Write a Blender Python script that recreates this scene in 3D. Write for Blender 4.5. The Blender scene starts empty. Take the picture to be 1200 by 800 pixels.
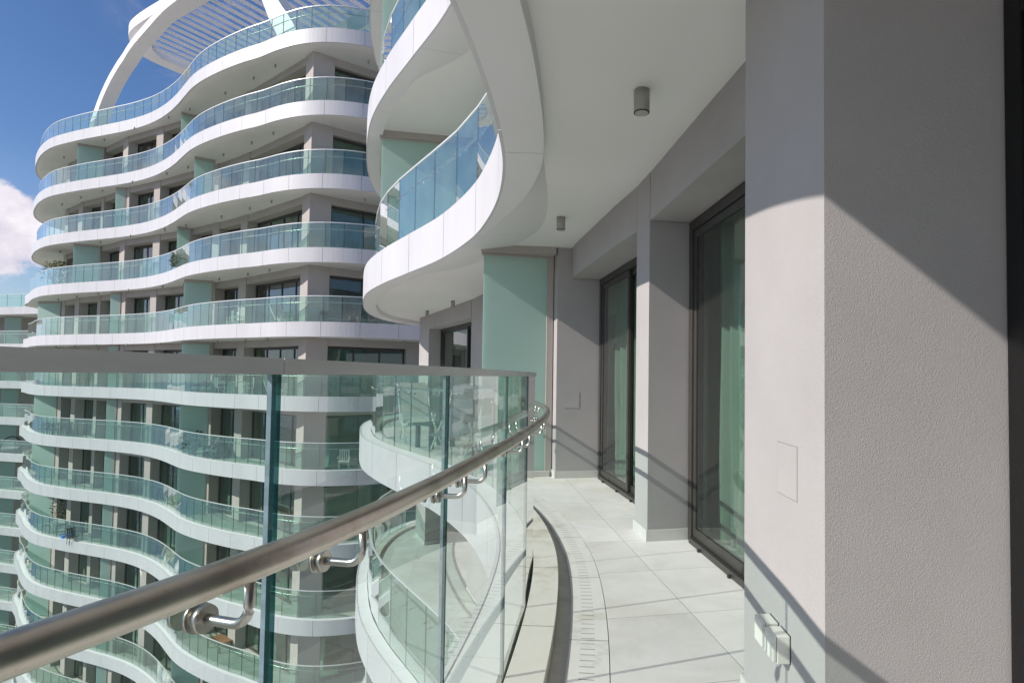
import bpy, bmesh, math, random
from mathutils import Vector, Matrix
random.seed(7)
sc = bpy.context.scene
COL = sc.collection
EYE = 1.25

# ------------------------------------------------------------------ materials
def new_mat(name):
    m = bpy.data.materials.new(name); m.use_nodes = True
    nt = m.node_tree; nt.nodes.clear()
    out = nt.nodes.new('ShaderNodeOutputMaterial')
    return m, nt, out

def N(nt, t, **kw):
    n = nt.nodes.new(t)
    for k, v in kw.items():
        if k.startswith('_'): setattr(n, k[1:], v)
        else: n.inputs[k.replace('__', ' ')].default_value = v
    return n

def ramp(nt, fac, stops):
    r = nt.nodes.new('ShaderNodeValToRGB')
    e = r.color_ramp.elements
    while len(e) < len(stops): e.new(0.5)
    for i, (p, c) in enumerate(stops):
        e[i].position = p; e[i].color = (c[0], c[1], c[2], 1)
    nt.links.new(fac, r.inputs[0]); return r.outputs[0]

def noise(nt, scale, detail=4, rough=0.55, coord='Object', stretch=None):
    tc = nt.nodes.new('ShaderNodeTexCoord')
    src = tc.outputs[coord]
    if stretch:
        mp = nt.nodes.new('ShaderNodeMapping'); mp.inputs['Scale'].default_value = stretch
        nt.links.new(src, mp.inputs[0]); src = mp.outputs[0]
    n = nt.nodes.new('ShaderNodeTexNoise')
    n.inputs['Scale'].default_value = scale; n.inputs['Detail'].default_value = detail; n.inputs['Roughness'].default_value = rough
    nt.links.new(src, n.inputs['Vector']); return n.outputs['Fac']

def pbr(name, base, rough=0.6, metal=0.0, var=0.06, vscale=1.5, bump=0.0, bscale=200, stretch=None, spec=0.5, coat=0.0):
    m, nt, out = new_mat(name)
    b = N(nt, 'ShaderNodeBsdfPrincipled', Roughness=rough, Metallic=metal)
    b.inputs['Specular IOR Level'].default_value = spec
    b.inputs['Coat Weight'].default_value = coat
    f = noise(nt, vscale, 5, 0.6, stretch=stretch)
    lo = tuple(c*(1-var) for c in base); hi = tuple(min(1, c*(1+var)) for c in base)
    nt.links.new(ramp(nt, f, [(0.3, lo), (0.7, hi)]), b.inputs['Base Color'])
    if bump:
        f2 = noise(nt, bscale, 3, 0.5)
        bp = N(nt, 'ShaderNodeBump', Strength=bump, Distance=0.004)
        nt.links.new(f2, bp.inputs['Height']); nt.links.new(bp.outputs[0], b.inputs['Normal'])
    nt.links.new(b.outputs[0], out.inputs[0]); return m

def glass(name, tint, refl=1.5, ior=1.5, haze=0.0, gloss_tint=(1, 1, 1), haze_tint=(.55, .74, .70)):
    """clear sheet glass: tinted transmission plus a Fresnel mirror on the face one looks at"""
    m, nt, out = new_mat(name)
    tr = N(nt, 'ShaderNodeBsdfTransparent'); tr.inputs[0].default_value = (*tint, 1)
    gl = N(nt, 'ShaderNodeBsdfGlossy', Roughness=0.0); gl.inputs[0].default_value = (*gloss_tint, 1)
    fr = N(nt, 'ShaderNodeFresnel', IOR=ior)
    mu = N(nt, 'ShaderNodeMath', _operation='MULTIPLY'); mu.inputs[1].default_value = refl
    geo = N(nt, 'ShaderNodeNewGeometry')
    iv = N(nt, 'ShaderNodeMath', _operation='SUBTRACT'); iv.inputs[0].default_value = 1.0
    nt.links.new(geo.outputs['Backfacing'], iv.inputs[1])
    m2 = N(nt, 'ShaderNodeMath', _operation='MULTIPLY', _use_clamp=True)
    nt.links.new(fr.outputs[0], mu.inputs[0]); nt.links.new(mu.outputs[0], m2.inputs[0]); nt.links.new(iv.outputs[0], m2.inputs[1])
    mix = N(nt, 'ShaderNodeMixShader')
    nt.links.new(m2.outputs[0], mix.inputs[0]); nt.links.new(tr.outputs[0], mix.inputs[1]); nt.links.new(gl.outputs[0], mix.inputs[2])
    src = mix.outputs[0]
    if haze:
        df = N(nt, 'ShaderNodeBsdfDiffuse'); df.inputs[0].default_value = (*haze_tint, 1)  # diffuse aqua film paints milky, reflected brightness into the glass
        f = noise(nt, 2.2, 6, 0.65)
        mr = N(nt, 'ShaderNodeMapRange'); mr.inputs[1].default_value = .35; mr.inputs[2].default_value = .75
        mr.inputs[3].default_value = haze*0.35; mr.inputs[4].default_value = haze
        nt.links.new(f, mr.inputs[0])
        mx = N(nt, 'ShaderNodeMixShader')
        nt.links.new(mr.outputs[0], mx.inputs[0]); nt.links.new(src, mx.inputs[1]); nt.links.new(df.outputs[0], mx.inputs[2])
        src = mx.outputs[0]
    nt.links.new(src, out.inputs[0]); return m

M = {}
M['white'] = pbr('white_panel', (.63, .62, .64), .42, var=.055, vscale=1.6, stretch=(1, 1, .22))
M['pergola_white'] = pbr('pergola_paint', (.80, .79, .80), .5, var=.03, vscale=.6)
M['coping'] = pbr('white_coping', (.76, .76, .76), .5, var=.05, vscale=2.5)
M['ceiling'] = pbr('ceiling_paint', (.86, .855, .835), .85, var=.03, vscale=.7)
M['band'] = pbr('soffit_panel', (.78, .785, .78), .6, var=.02, vscale=.8)
M['render'] = pbr('grey_render', (.425, .404, .402), .9, var=.075, vscale=1.1, bump=.32, bscale=230, spec=.2)
M['render_far'] = pbr('grey_render_far', (.47, .43, .40), .9, var=.06, vscale=.6, spec=.2)
M['frame'] = pbr('bronze_frame', (.060, .054, .050), .45, metal=.2, var=.12, vscale=3)
M['black_frame'] = pbr('black_frame', (.012, .012, .0125), .38, metal=.3, var=.12, vscale=3)
M['alu'] = pbr('grey_aluminium', (.62, .64, .65), .55, metal=.0, var=.08, vscale=6, stretch=(1, 1, 6))
M['caplight'] = pbr('light_cap', (.70, .72, .72), .4, metal=.2, var=.04)
M['plinth'] = pbr('stone_plinth', (.60, .59, .56), .6, var=.06, vscale=5)
M['white_plastic'] = pbr('white_plastic', (.74, .73, .68), .4, var=.02)
M['dark_gasket'] = pbr('dark_gasket', (.03, .03, .03), .6)
M['lamp_body'] = pbr('lamp_grey', (.40, .39, .36), .5, var=.03)
M['lens'] = pbr('lamp_lens', (.45, .45, .43), .15, var=.05)
M['interior'] = pbr('interior_wall', (.42, .40, .37), .9)
M['dark_body'] = pbr('slab_core', (.20, .20, .20), .9)
M['beige'] = pbr('balcony_paving', (.58, .54, .47), .7, var=.10, vscale=1.2)
M['gutter'] = pbr('gutter_stone', (.62, .60, .56), .8, var=.12, vscale=7)
M['ground'] = pbr('earth', (.27, .25, .21), .95, var=.3, vscale=.02)
M['wood'] = pbr('brown_wood', (.30, .15, .07), .6, var=.2, vscale=6)
M['wicker'] = pbr('dark_wicker', (.055, .05, .05), .75, var=.25, vscale=30)
M['cushion'] = pbr('pale_cushion', (.62, .60, .55), .9, var=.05, vscale=8)
M['greycushion'] = pbr('grey_cushion', (.20, .21, .23), .9, var=.08, vscale=8)
M['bluepl'] = pbr('blue_plastic', (.03, .16, .55), .4)
M['leaf'] = pbr('leaf_green', (.055, .095, .03), .6, var=.4, vscale=9)
M['leafy'] = pbr('leaf_yellow', (.16, .17, .03), .6, var=.4, vscale=9)
M['terracotta'] = pbr('pot_grey', (.34, .33, .31), .8, var=.1)
M['joint'] = pbr('joint_dark', (.20, .19, .18), .8)
M['hatch_joint'] = pbr('hatch_joint', (.30, .285, .275), .8)
M['gl_near'] = glass('balustrade_glass', (.880, .948, .924), 1.4, 1.5, haze=.042)
M['gl_far'] = glass('green_balustrade_glass', (.80, .915, .875), 2.3, 1.5, haze=.085)
M['pane'] = glass('window_glass', (.70, .85, .79), 2.0, 1.55)
M['door_glass'] = glass('door_glass', (.73, .84, .79), 1.4, 1.5)
def edge_mat(name, base, clear):
    m, nt, out = new_mat(name)
    b = N(nt, 'ShaderNodeBsdfPrincipled', Roughness=.12); b.inputs['Base Color'].default_value = (*base, 1)
    tr = N(nt, 'ShaderNodeBsdfTransparent'); tr.inputs[0].default_value = (.25, .6, .58, 1)
    mx = N(nt, 'ShaderNodeMixShader'); mx.inputs[0].default_value = clear
    nt.links.new(b.outputs[0], mx.inputs[1]); nt.links.new(tr.outputs[0], mx.inputs[2]); nt.links.new(mx.outputs[0], out.inputs[0]); return m
M['edge'] = edge_mat('glass_edge', (.006, .035, .04), .2)
M['edge_gleam'] = pbr('glass_edge_gleam', (.30, .37, .45), .25, var=.25, vscale=12, stretch=(1, 1, 3))  # pale blue paints in the sky's reflection on the polished panel end
M['edge_far'] = pbr('glass_edge_far', (.10, .20, .19), .3)

def frosted(name, base, t):
    m, nt, out = new_mat(name)
    b = N(nt, 'ShaderNodeBsdfPrincipled', Roughness=.22); b.inputs['Base Color'].default_value = (*base, 1)
    f = noise(nt, .9, 5, .6)
    nt.links.new(ramp(nt, f, [(.3, tuple(c*.94 for c in base)), (.7, tuple(c*1.05 for c in base))]), b.inputs['Base Color'])
    tl = N(nt, 'ShaderNodeBsdfTranslucent'); tl.inputs[0].default_value = (*base, 1)
    mx = N(nt, 'ShaderNodeMixShader'); mx.inputs[0].default_value = t
    nt.links.new(b.outputs[0], mx.inputs[1]); nt.links.new(tl.outputs[0], mx.inputs[2]); nt.links.new(mx.outputs[0], out.inputs[0])
    return m
M['frost'] = frosted('frosted_glass', (.64, .80, .745), .55)

def curtain_mat(name, base):
    m, nt, out = new_mat(name)
    d = N(nt, 'ShaderNodeBsdfDiffuse'); d.inputs[0].default_value = (*base, 1)
    tl = N(nt, 'ShaderNodeBsdfTranslucent'); tl.inputs[0].default_value = (*base, 1)
    mx = N(nt, 'ShaderNodeMixShader'); mx.inputs[0].default_value = .3
    f = noise(nt, 260, 2, .5)
    nt.links.new(ramp(nt, f, [(.3, tuple(c*.9 for c in base)), (.7, base)]), d.inputs[0])
    nt.links.new(d.outputs[0], mx.inputs[1]); nt.links.new(tl.outputs[0], mx.inputs[2]); nt.links.new(mx.outputs[0], out.inputs[0])
    return m
M['curtain'] = curtain_mat('curtain_cloth', (.70, .71, .67))
M['curtain_grey'] = curtain_mat('curtain_cloth_grey', (.30, .29, .28))

def steel():
    m, nt, out = new_mat('brushed_steel')
    b = N(nt, 'ShaderNodeBsdfPrincipled', Metallic=1.0)
    f = noise(nt, 9, 6, .62); g = noise(nt, 70, 4, .7)
    base = ramp(nt, f, [(.30, (.47, .405, .345)), (.52, (.65, .59, .53)), (.8, (.73, .68, .63))])
    spots = ramp(nt, g, [(.60, (0, 0, 0)), (.76, (.8, .8, .8))])
    mx = N(nt, 'ShaderNodeMix', _data_type='RGBA')
    nt.links.new(spots, mx.inputs[0]); nt.links.new(base, mx.inputs[6]); mx.inputs[7].default_value = (.46, .36, .28, 1)
    nt.links.new(mx.outputs[2], b.inputs['Base Color'])
    rr = N(nt, 'ShaderNodeMapRange'); rr.inputs[3].default_value = .25; rr.inputs[4].default_value = .46
    nt.links.new(f, rr.inputs[0]); nt.links.new(rr.outputs[0], b.inputs['Roughness'])
    nt.links.new(b.outputs[0], out.inputs[0]); return m
M['steel'] = steel()
M['chrome'] = pbr('polished_steel', (.58, .55, .51), .3, metal=1.0, var=.15, vscale=40)

def tiles(name, a, b_, w, h, mort=.003, base=(.84, .785, .775), off=(0, 0)):
    """stone tiles on a grid whose two axes (plan vectors) are given"""
    m, nt, out = new_mat(name)
    tc = N(nt, 'ShaderNodeTexCoord')
    def axis(v, period, o):
        d = N(nt, 'ShaderNodeVectorMath', _operation='DOT_PRODUCT'); nt.links.new(tc.outputs['Object'], d.inputs[0]); d.inputs[1].default_value = v
        s = N(nt, 'ShaderNodeMath', _operation='ADD'); s.inputs[1].default_value = o; nt.links.new(d.outputs['Value'], s.inputs[0])
        q = N(nt, 'ShaderNodeMath', _operation='DIVIDE'); q.inputs[1].default_value = period; nt.links.new(s.outputs[0], q.inputs[0])
        fl = N(nt, 'ShaderNodeMath', _operation='FLOOR'); nt.links.new(q.outputs[0], fl.inputs[0])
        pp = N(nt, 'ShaderNodeMath', _operation='PINGPONG'); pp.inputs[1].default_value = .5; nt.links.new(q.outputs[0], pp.inputs[0])
        sc_ = N(nt, 'ShaderNodeMath', _operation='MULTIPLY'); sc_.inputs[1].default_value = period; nt.links.new(pp.outputs[0], sc_.inputs[0])
        lt = N(nt, 'ShaderNodeMath', _operation='LESS_THAN'); lt.inputs[1].default_value = mort/2; nt.links.new(sc_.outputs[0], lt.inputs[0])
        return fl.outputs[0], lt.outputs[0]
    i1, j1 = axis(a, w, off[0]); i2, j2 = axis(b_, h, off[1])
    mx = N(nt, 'ShaderNodeMath', _operation='MAXIMUM'); nt.links.new(j1, mx.inputs[0]); nt.links.new(j2, mx.inputs[1])
    cb = N(nt, 'ShaderNodeCombineXYZ'); nt.links.new(i1, cb.inputs[0]); nt.links.new(i2, cb.inputs[1])
    wn = N(nt, 'ShaderNodeTexWhiteNoise'); nt.links.new(cb.outputs[0], wn.inputs['Vector'])
    # veins: distorted noise shifted per tile
    va = N(nt, 'ShaderNodeVectorMath', _operation='MULTIPLY_ADD'); nt.links.new(wn.outputs['Color'], va.inputs[0]); va.inputs[1].default_value = (7, 7, 7); nt.links.new(tc.outputs['Object'], va.inputs[2])
    n1 = N(nt, 'ShaderNodeTexNoise', Scale=2.6, Detail=8.0, Roughness=.62, Distortion=1.2); nt.links.new(va.outputs[0], n1.inputs['Vector'])
    col = ramp(nt, n1.outputs['Fac'], [(.30, tuple(c*.92 for c in base)), (.52, base), (.75, tuple(c*1.05 for c in base))])
    tone = N(nt, 'ShaderNodeMapRange'); tone.inputs[3].default_value = .93; tone.inputs[4].default_value = 1.04; nt.links.new(wn.outputs['Value'], tone.inputs[0])
    ml = N(nt, 'ShaderNodeMix', _data_type='RGBA', _blend_type='MULTIPLY'); ml.inputs[0].default_value = 1
    nt.links.new(col, ml.inputs[6]); nt.links.new(tone.outputs[0], ml.inputs[7])
    # dusty stains
    n2 = N(nt, 'ShaderNodeTexNoise', Scale=.9, Detail=6.0, Roughness=.7); nt.links.new(tc.outputs['Object'], n2.inputs['Vector'])
    st = ramp(nt, n2.outputs['Fac'], [(.46, (1, 1, 1)), (.72, (.86, .825, .75))])
    m3 = N(nt, 'ShaderNodeMix', _data_type='RGBA', _blend_type='MULTIPLY'); m3.inputs[0].default_value = 1
    nt.links.new(ml.outputs[2], m3.inputs[6]); nt.links.new(st, m3.inputs[7])
    fin = N(nt, 'ShaderNodeMix', _data_type='RGBA'); nt.links.new(mx.outputs[0], fin.inputs[0]); nt.links.new(m3.outputs[2], fin.inputs[6]); fin.inputs[7].default_value = (.27, .26, .23, 1)
    bs = N(nt, 'ShaderNodeBsdfPrincipled', Roughness=.55); nt.links.new(fin.outputs[2], bs.inputs['Base Color'])
    bp = N(nt, 'ShaderNodeBump', Strength=.4, Distance=.003, _invert=True); nt.links.new(mx.outputs[0], bp.inputs['Height']); nt.links.new(bp.outputs[0], bs.inputs['Normal'])
    nt.links.new(bs.outputs[0], out.inputs[0]); return m
M['tile'] = tiles('marble_tiles', (.985, .16, 0), (-.20, .98, 0), .80, .68, off=(.41, .465))

def strip_stone(name, base, joint, slots=False, mort=.005):
    """stone strip following the balcony edge: joints every <joint> metres along the strip (UV = metres), optional drain slots"""
    m, nt, out = new_mat(name)
    uv = N(nt, 'ShaderNodeUVMap'); sp = N(nt, 'ShaderNodeSeparateXYZ'); nt.links.new(uv.outputs[0], sp.inputs[0])
    def near(src, period, w):
        q = N(nt, 'ShaderNodeMath', _operation='PINGPONG'); q.inputs[1].default_value = period/2; nt.links.new(src, q.inputs[0])
        l = N(nt, 'ShaderNodeMath', _operation='LESS_THAN'); l.inputs[1].default_value = w/2; nt.links.new(q.outputs[0], l.inputs[0]); return l.outputs[0]
    j = near(sp.outputs[0], joint, mort)
    tc = N(nt, 'ShaderNodeTexCoord')
    n1 = N(nt, 'ShaderNodeTexNoise', Scale=4.0, Detail=8.0, Roughness=.68); nt.links.new(tc.outputs['Object'], n1.inputs['Vector'])
    col = ramp(nt, n1.outputs['Fac'], [(.30, (base[0]*.74, base[1]*.70, base[2]*.62)), (.48, base), (.75, tuple(c*1.06 for c in base))])
    mask = j
    if slots:
        s = near(sp.outputs[0], .052, .0045)
        g = N(nt, 'ShaderNodeMath', _operation='GREATER_THAN'); g.inputs[1].default_value = slots[0]; nt.links.new(sp.outputs[1], g.inputs[0])
        l = N(nt, 'ShaderNodeMath', _operation='LESS_THAN'); l.inputs[1].default_value = slots[1]; nt.links.new(sp.outputs[1], l.inputs[0])
        a = N(nt, 'ShaderNodeMath', _operation='MULTIPLY'); nt.links.new(s, a.inputs[0]); nt.links.new(g.outputs[0], a.inputs[1])
        a2 = N(nt, 'ShaderNodeMath', _operation='MULTIPLY'); nt.links.new(a.outputs[0], a2.inputs[0]); nt.links.new(l.outputs[0], a2.inputs[1])
        mm = N(nt, 'ShaderNodeMath', _operation='MAXIMUM'); nt.links.new(a2.outputs[0], mm.inputs[0]); nt.links.new(j, mm.inputs[1]); mask = mm.outputs[0]
    fin = N(nt, 'ShaderNodeMix', _data_type='RGBA'); nt.links.new(mask, fin.inputs[0]); nt.links.new(col, fin.inputs[6]); fin.inputs[7].default_value = (.17, .155, .13, 1)
    bs = N(nt, 'ShaderNodeBsdfPrincipled', Roughness=.6); nt.links.new(fin.outputs[2], bs.inputs['Base Color'])
    bp = N(nt, 'ShaderNodeBump', Strength=.5, Distance=.004, _invert=True); nt.links.new(mask, bp.inputs['Height']); nt.links.new(bp.outputs[0], bs.inputs['Normal'])
    nt.links.new(bs.outputs[0], out.inputs[0]); return m
M['kerb'] = strip_stone('kerb_stone', (.77, .71, .65), .82)
M['border'] = strip_stone('drain_stone', (.80, .75, .73), .82, slots=(.535, .600))

# ------------------------------------------------------------------ object helpers
def link(o, parent=None):
    COL.objects.link(o)
    if parent: o.parent = parent
    return o
def tag(o, label=None, cat=None, group=None, kind=None):
    if label: o['label'] = label
    if cat: o['category'] = cat
    if group: o['group'] = group
    if kind: o['kind'] = kind
    return o
def empty(name, loc=(0, 0, 0), label=None, cat=None, group=None, rz=0):
    o = bpy.data.objects.new(name, None); o.empty_display_size = .2
    link(o); o.location = loc; o.rotation_euler = (0, 0, rz)
    return tag(o, label, cat, group)
def obj(name, bm, mats, parent=None, smooth=False):
    me = bpy.data.meshes.new(name); bm.normal_update(); bm.to_mesh(me); bm.free()
    for m in (mats if isinstance(mats, (list, tuple)) else [mats]): me.materials.append(M[m])
    if smooth: me.shade_smooth()
    return link(bpy.data.objects.new(name, me), parent)
def dup(o, parent, dz=0.0, name=None):
    c = o.copy(); COL.objects.link(c); c.parent = parent
    c.location = (o.location[0], o.location[1], o.location[2]+dz)
    return c
def dup_tree(o, parent, dz=0.0):
    c = dup(o, parent, dz)
    for k in list(o.children): dup_tree(k, c, 0.0)
    return c

def box(bm, c, s, rz=0.0, mat=0, bev=0.0):
    mtx = Matrix.Translation(c) @ Matrix.Rotation(rz, 4, 'Z') @ Matrix.Diagonal((s[0], s[1], s[2], 1))
    r = bmesh.ops.create_cube(bm, size=1, matrix=mtx)
    fs = {f for v in r['verts'] for f in v.link_faces}
    for f in fs: f.material_index = mat
    if bev:
        es = {e for v in r['verts'] for e in v.link_edges}
        rb = bmesh.ops.bevel(bm, geom=list(es), offset=bev, segments=2, affect='EDGES', profile=.7)
        for f in rb['faces']: f.material_index = mat
def prism(bm, pts, z0, z1, mat=0):
    """vertical prism on a plan polygon (any winding)"""
    a = sum(pts[i][0]*pts[(i+1) % len(pts)][1]-pts[(i+1) % len(pts)][0]*pts[i][1] for i in range(len(pts)))
    if a < 0: pts = pts[::-1]
    lo = [bm.verts.new((p[0], p[1], z0)) for p in pts]; hi = [bm.verts.new((p[0], p[1], z1)) for p in pts]
    fs = [bm.faces.new(lo[::-1]), bm.faces.new(hi)]
    for i in range(len(pts)):
        j = (i+1) % len(pts); fs.append(bm.faces.new((lo[i], lo[j], hi[j], hi[i])))
    for f in fs: f.material_index = mat
    return fs
def cyl(bm, p0, p1, r0, r1=None, seg=20, mat=0, caps=True):
    r1 = r0 if r1 is None else r1
    p0, p1 = Vector(p0), Vector(p1); d = p1-p0
    q = d.to_track_quat('Z', 'Y').to_matrix()
    rings = []
    for p, r in ((p0, r0), (p1, r1)):
        rings.append([bm.verts.new(p+q @ Vector((r*math.cos(2*math.pi*i/seg), r*math.sin(2*math.pi*i/seg), 0))) for i in range(seg)])
    for i in range(seg):
        j = (i+1) % seg; f = bm.faces.new((rings[0][i], rings[0][j], rings[1][j], rings[1][i])); f.material_index = mat; f.smooth = True
    if caps:
        bm.faces.new(rings[0][::-1]).material_index = mat; bm.faces.new(rings[1]).material_index = mat
def tube(bm, pts, r, seg=12, mat=0):
    pts = [Vector(p) for p in pts]; rings = []
    up = Vector((0, 0, 1))
    for i, p in enumerate(pts):
        d = (pts[min(i+1, len(pts)-1)]-pts[max(i-1, 0)]).normalized()
        x = d.cross(up)
        if x.length < .05: x = d.cross(Vector((.3, 1, 0)))
        if rings and x.dot(lastx) < 0: x = -x
        x.normalize(); lastx = x; y = d.cross(x)
        rings.append([bm.verts.new(p+x*(r*math.cos(2*math.pi*k/seg))+y*(r*math.sin(2*math.pi*k/seg))) for k in range(seg)])
    for a, b in zip(rings, rings[1:]):
        for k in range(seg):
            f = bm.faces.new((a[k], a[(k+1) % seg], b[(k+1) % seg], b[k])); f.smooth = True; f.material_index = mat
    bm.faces.new(rings[0][::-1]).material_index = mat; bm.faces.new(rings[-1]).material_index = mat
    bmesh.ops.recalc_face_normals(bm, faces=bm.faces[:])

class Curve:
    """smooth plan curve with arc length, inward normal on the given side"""
    def __init__(self, ctrl, side, step=.06):
        c = [Vector(p) for p in ctrl]; dense = []
        for i in range(len(c)-1):
            p0 = c[i-1] if i else c[i]*2-c[i+1]; p1, p2 = c[i], c[i+1]
            p3 = c[i+2] if i+2 < len(c) else c[i+1]*2-c[i]
            # centripetal Catmull-Rom
            t0 = 0; t1 = t0+(p1-p0).length**.5; t2 = t1+(p2-p1).length**.5; t3 = t2+(p3-p2).length**.5
            n = max(2, int((p2-p1).length/(step*.5)))
            for k in range(n):
                t = t1+(t2-t1)*k/n
                a1 = p0*((t1-t)/(t1-t0))+p1*((t-t0)/(t1-t0)); a2 = p1*((t2-t)/(t2-t1))+p2*((t-t1)/(t2-t1)); a3 = p2*((t3-t)/(t3-t2))+p3*((t-t2)/(t3-t2))
                b1 = a1*((t2-t)/(t2-t0))+a2*((t-t0)/(t2-t0)); b2 = a2*((t3-t)/(t3-t1))+a3*((t-t1)/(t3-t1))
                dense.append(b1*((t2-t)/(t2-t1))+b2*((t-t1)/(t2-t1)))
        dense.append(c[-1]); self.d = dense; self.side = side
        self.s = [0.0]
        for a, b in zip(dense, dense[1:]): self.s.append(self.s[-1]+(b-a).length)
        self.L = self.s[-1]
    def at(self, s, o=0.0):
        s = min(max(s, 0), self.L)
        lo, hi = 0, len(self.s)-1
        while hi-lo > 1:
            m = (lo+hi)//2
            if self.s[m] <= s: lo = m
            else: hi = m
        t = (s-self.s[lo])/max(1e-9, self.s[hi]-self.s[lo]); p = self.d[lo].lerp(self.d[hi], t)
        a = self.d[max(0, lo-4)]; b = self.d[min(len(self.d)-1, hi+4)]; T = (b-a).normalized()
        n = Vector((T.y, -T.x)) if self.side > 0 else Vector((-T.y, T.x))
        return p+n*o, T, n
    def s_of_y(self, y):
        for i in range(len(self.d)-1):
            if (self.d[i].y-y)*(self.d[i+1].y-y) <= 0: return self.s[i]
    def pts(self, s0, s1, o, step):
        n = max(1, int(math.ceil((s1-s0)/step)))
        return [self.at(s0+(s1-s0)*i/n, o)[0] for i in range(n+1)]

def sweep(bm, cv, prof, s0, s1, step=.15, mats=None, cap_mat=0, uv=True):
    """solid swept along the curve: prof = closed ring of (inward offset, z)"""
    n = max(1, int(math.ceil((s1-s0)/step))); rings = []
    uvl = bm.loops.layers.uv.verify() if uv else None
    ss = [s0+(s1-s0)*i/n for i in range(n+1)]
    for s in ss:
        p, T, nn = cv.at(s)
        rings.append([bm.verts.new((p.x+nn.x*o, p.y+nn.y*o, z)) for o, z in prof])
    k = len(prof); fs = []
    flip = cv.side < 0
    for i in range(n):
        for j in range(k):
            q = (j+1) % k
            vs = [rings[i][j], rings[i][q], rings[i+1][q], rings[i+1][j]]
            co = [(ss[i], prof[j][0]), (ss[i], prof[q][0]), (ss[i+1], prof[q][0]), (ss[i+1], prof[j][0])]
            if flip: vs.reverse(); co.reverse()
            f = bm.faces.new(vs); f.material_index = mats[j] if mats else 0
            if uv:
                for lp, c in zip(f.loops, co): lp[uvl].uv = c
            fs.append(f)
    a, b = rings[0], rings[-1]
    if flip: ca, cb = a, b[::-1]
    else: ca, cb = a[::-1], b
    for r in (ca, cb):
        f = bm.faces.new(r); f.material_index = cap_mat; fs.append(f)
    return fs
def rect(o0, o1, z0, z1): return [(o0, z0), (o0, z1), (o1, z1), (o1, z0)]

# ================================================================== NEAR WING
NE_C = [(-3.6, -4.6), (-2.7, -3.0), (-1.95, -1.8), (-1.32, -.7), (-.98, 0), (-.765, .5), (-.66, .8), (-.60, 1.1), (-.525, 1.7), (-.46, 2.4),
            (-.425, 3.0), (-.42, 3.6), (-.45, 4.1), (-.56, 4.8), (-.74, 5.5), (-1.0, 6.25), (-1.6, 7.45), (-2.35, 8.58), (-3.0, 9.55), (-3.6, 10.6),
            (-4.08, 11.75), (-4.68, 13.6), (-4.97, 15.2), (-4.93, 16.6), (-4.5, 17.8), (-3.6, 18.9), (-2.3, 19.8), (0, 20.5)]
NE = Curve(NE_C, 1)
FH = 3.25; ZT = .07; TH = .575
NS = Curve([(-4.4, -4.6), (-3.4, -3.0), (-2.5, -1.8), (-1.75, -.7), (-1.3, 0), (-1.0, .5), (-.84, .8), (-.71, 1.1), (-.55, 1.7), (-.46, 2.4)]+[tuple(p) for p in NE_C[10:]], 1)
wing = empty('apartment_wing', (1.2, 3, 0), 'near curved wing with white banded balconies, grey rendered pillars and sliding doors', 'building')
def W(o): # parent to the wing while keeping world coordinates in the mesh
    o.parent = wing; o.matrix_parent_inverse = Matrix.Translation((-1.2, -3, 0)); return o

def near_slab(n):
    cv = NS if n > 0 else NE; zt = ZT+FH*n; zb = zt-TH; fl = FH*n; ceil = zb+.105
    bm = bmesh.new()
    pts = cv.pts(0, cv.L, .03, .12)+[Vector((7, 20.5)), Vector((7, -4.6))]
    prism(bm, [(p.x, p.y) for p in pts], ceil, fl-.063)
    sl = W(obj('slab', bm, 'ceiling'))
    # white fascia panels with shadow joints
    bm = bmesh.new(); s = -.3; L = 1.36
    while s < cv.L:
        a, b = max(0, s+.006), min(cv.L, s+L-.006)
        if b > a+.05: sweep(bm, cv, rect(0, .022, zb, zt), a, b, .09)
        s += L
    obj('fascia', bm, 'white', sl)
    bm = bmesh.new(); sweep(bm, cv, rect(.0235, .029, zb+.02, zt-.008), 0, cv.L, .09); obj('backing', bm, 'joint', sl)
    bm = bmesh.new(); y1, y2 = cv.s_of_y(3.86), cv.s_of_y(9.6)
    def soffit(sa, sb):
        n_ = max(1, int((sb-sa)/.09)); rings = []
        for i in range(n_+1):
            t = sa+(sb-sa)*i/n_; p, T_, nn = cv.at(t)
            k = min(max((t-y1)/2.6, 0), 1, max(0, (y2-t)/1.8)); k = k*k*(3-2*k)
            rings.append([bm.verts.new((p.x+nn.x*o, p.y+nn.y*o, z)) for o, z in ((.0222, zb+.001), (.0222, ceil-.002), (.281+.42*k, ceil-.002), (.28-.2*k, zb+.001))])
        for r0, r1 in zip(rings, rings[1:]):
            for j in range(4): bm.faces.new((r0[j], r0[(j+1) % 4], r1[(j+1) % 4], r1[j]))
        bm.faces.new(rings[0][::-1]); bm.faces.new(rings[-1])
    cuts = [max(0, y1-2.95*k) for k in range(4, -1, -1)]
    while cuts[-1] < cv.L-.3: cuts.append(min(cuts[-1]+2.4, cv.L))
    for sa, sb in zip(cuts, cuts[1:]):
        if sb-sa > .1: soffit(sa+.003, sb-.003)
    obj('soffit_band', bm, 'band', sl)
    bm = bmesh.new(); s = -.3
    while s < cv.L:
        a, b = max(0, s+.002), min(cv.L, s+1.36-.002)
        if b > a+.05: sweep(bm, cv, rect(.030, .224, ceil+.02, zt-.003), a, b, .09)
        s += 1.36
    obj('coping', bm, 'coping', sl)
    return sl

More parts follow.
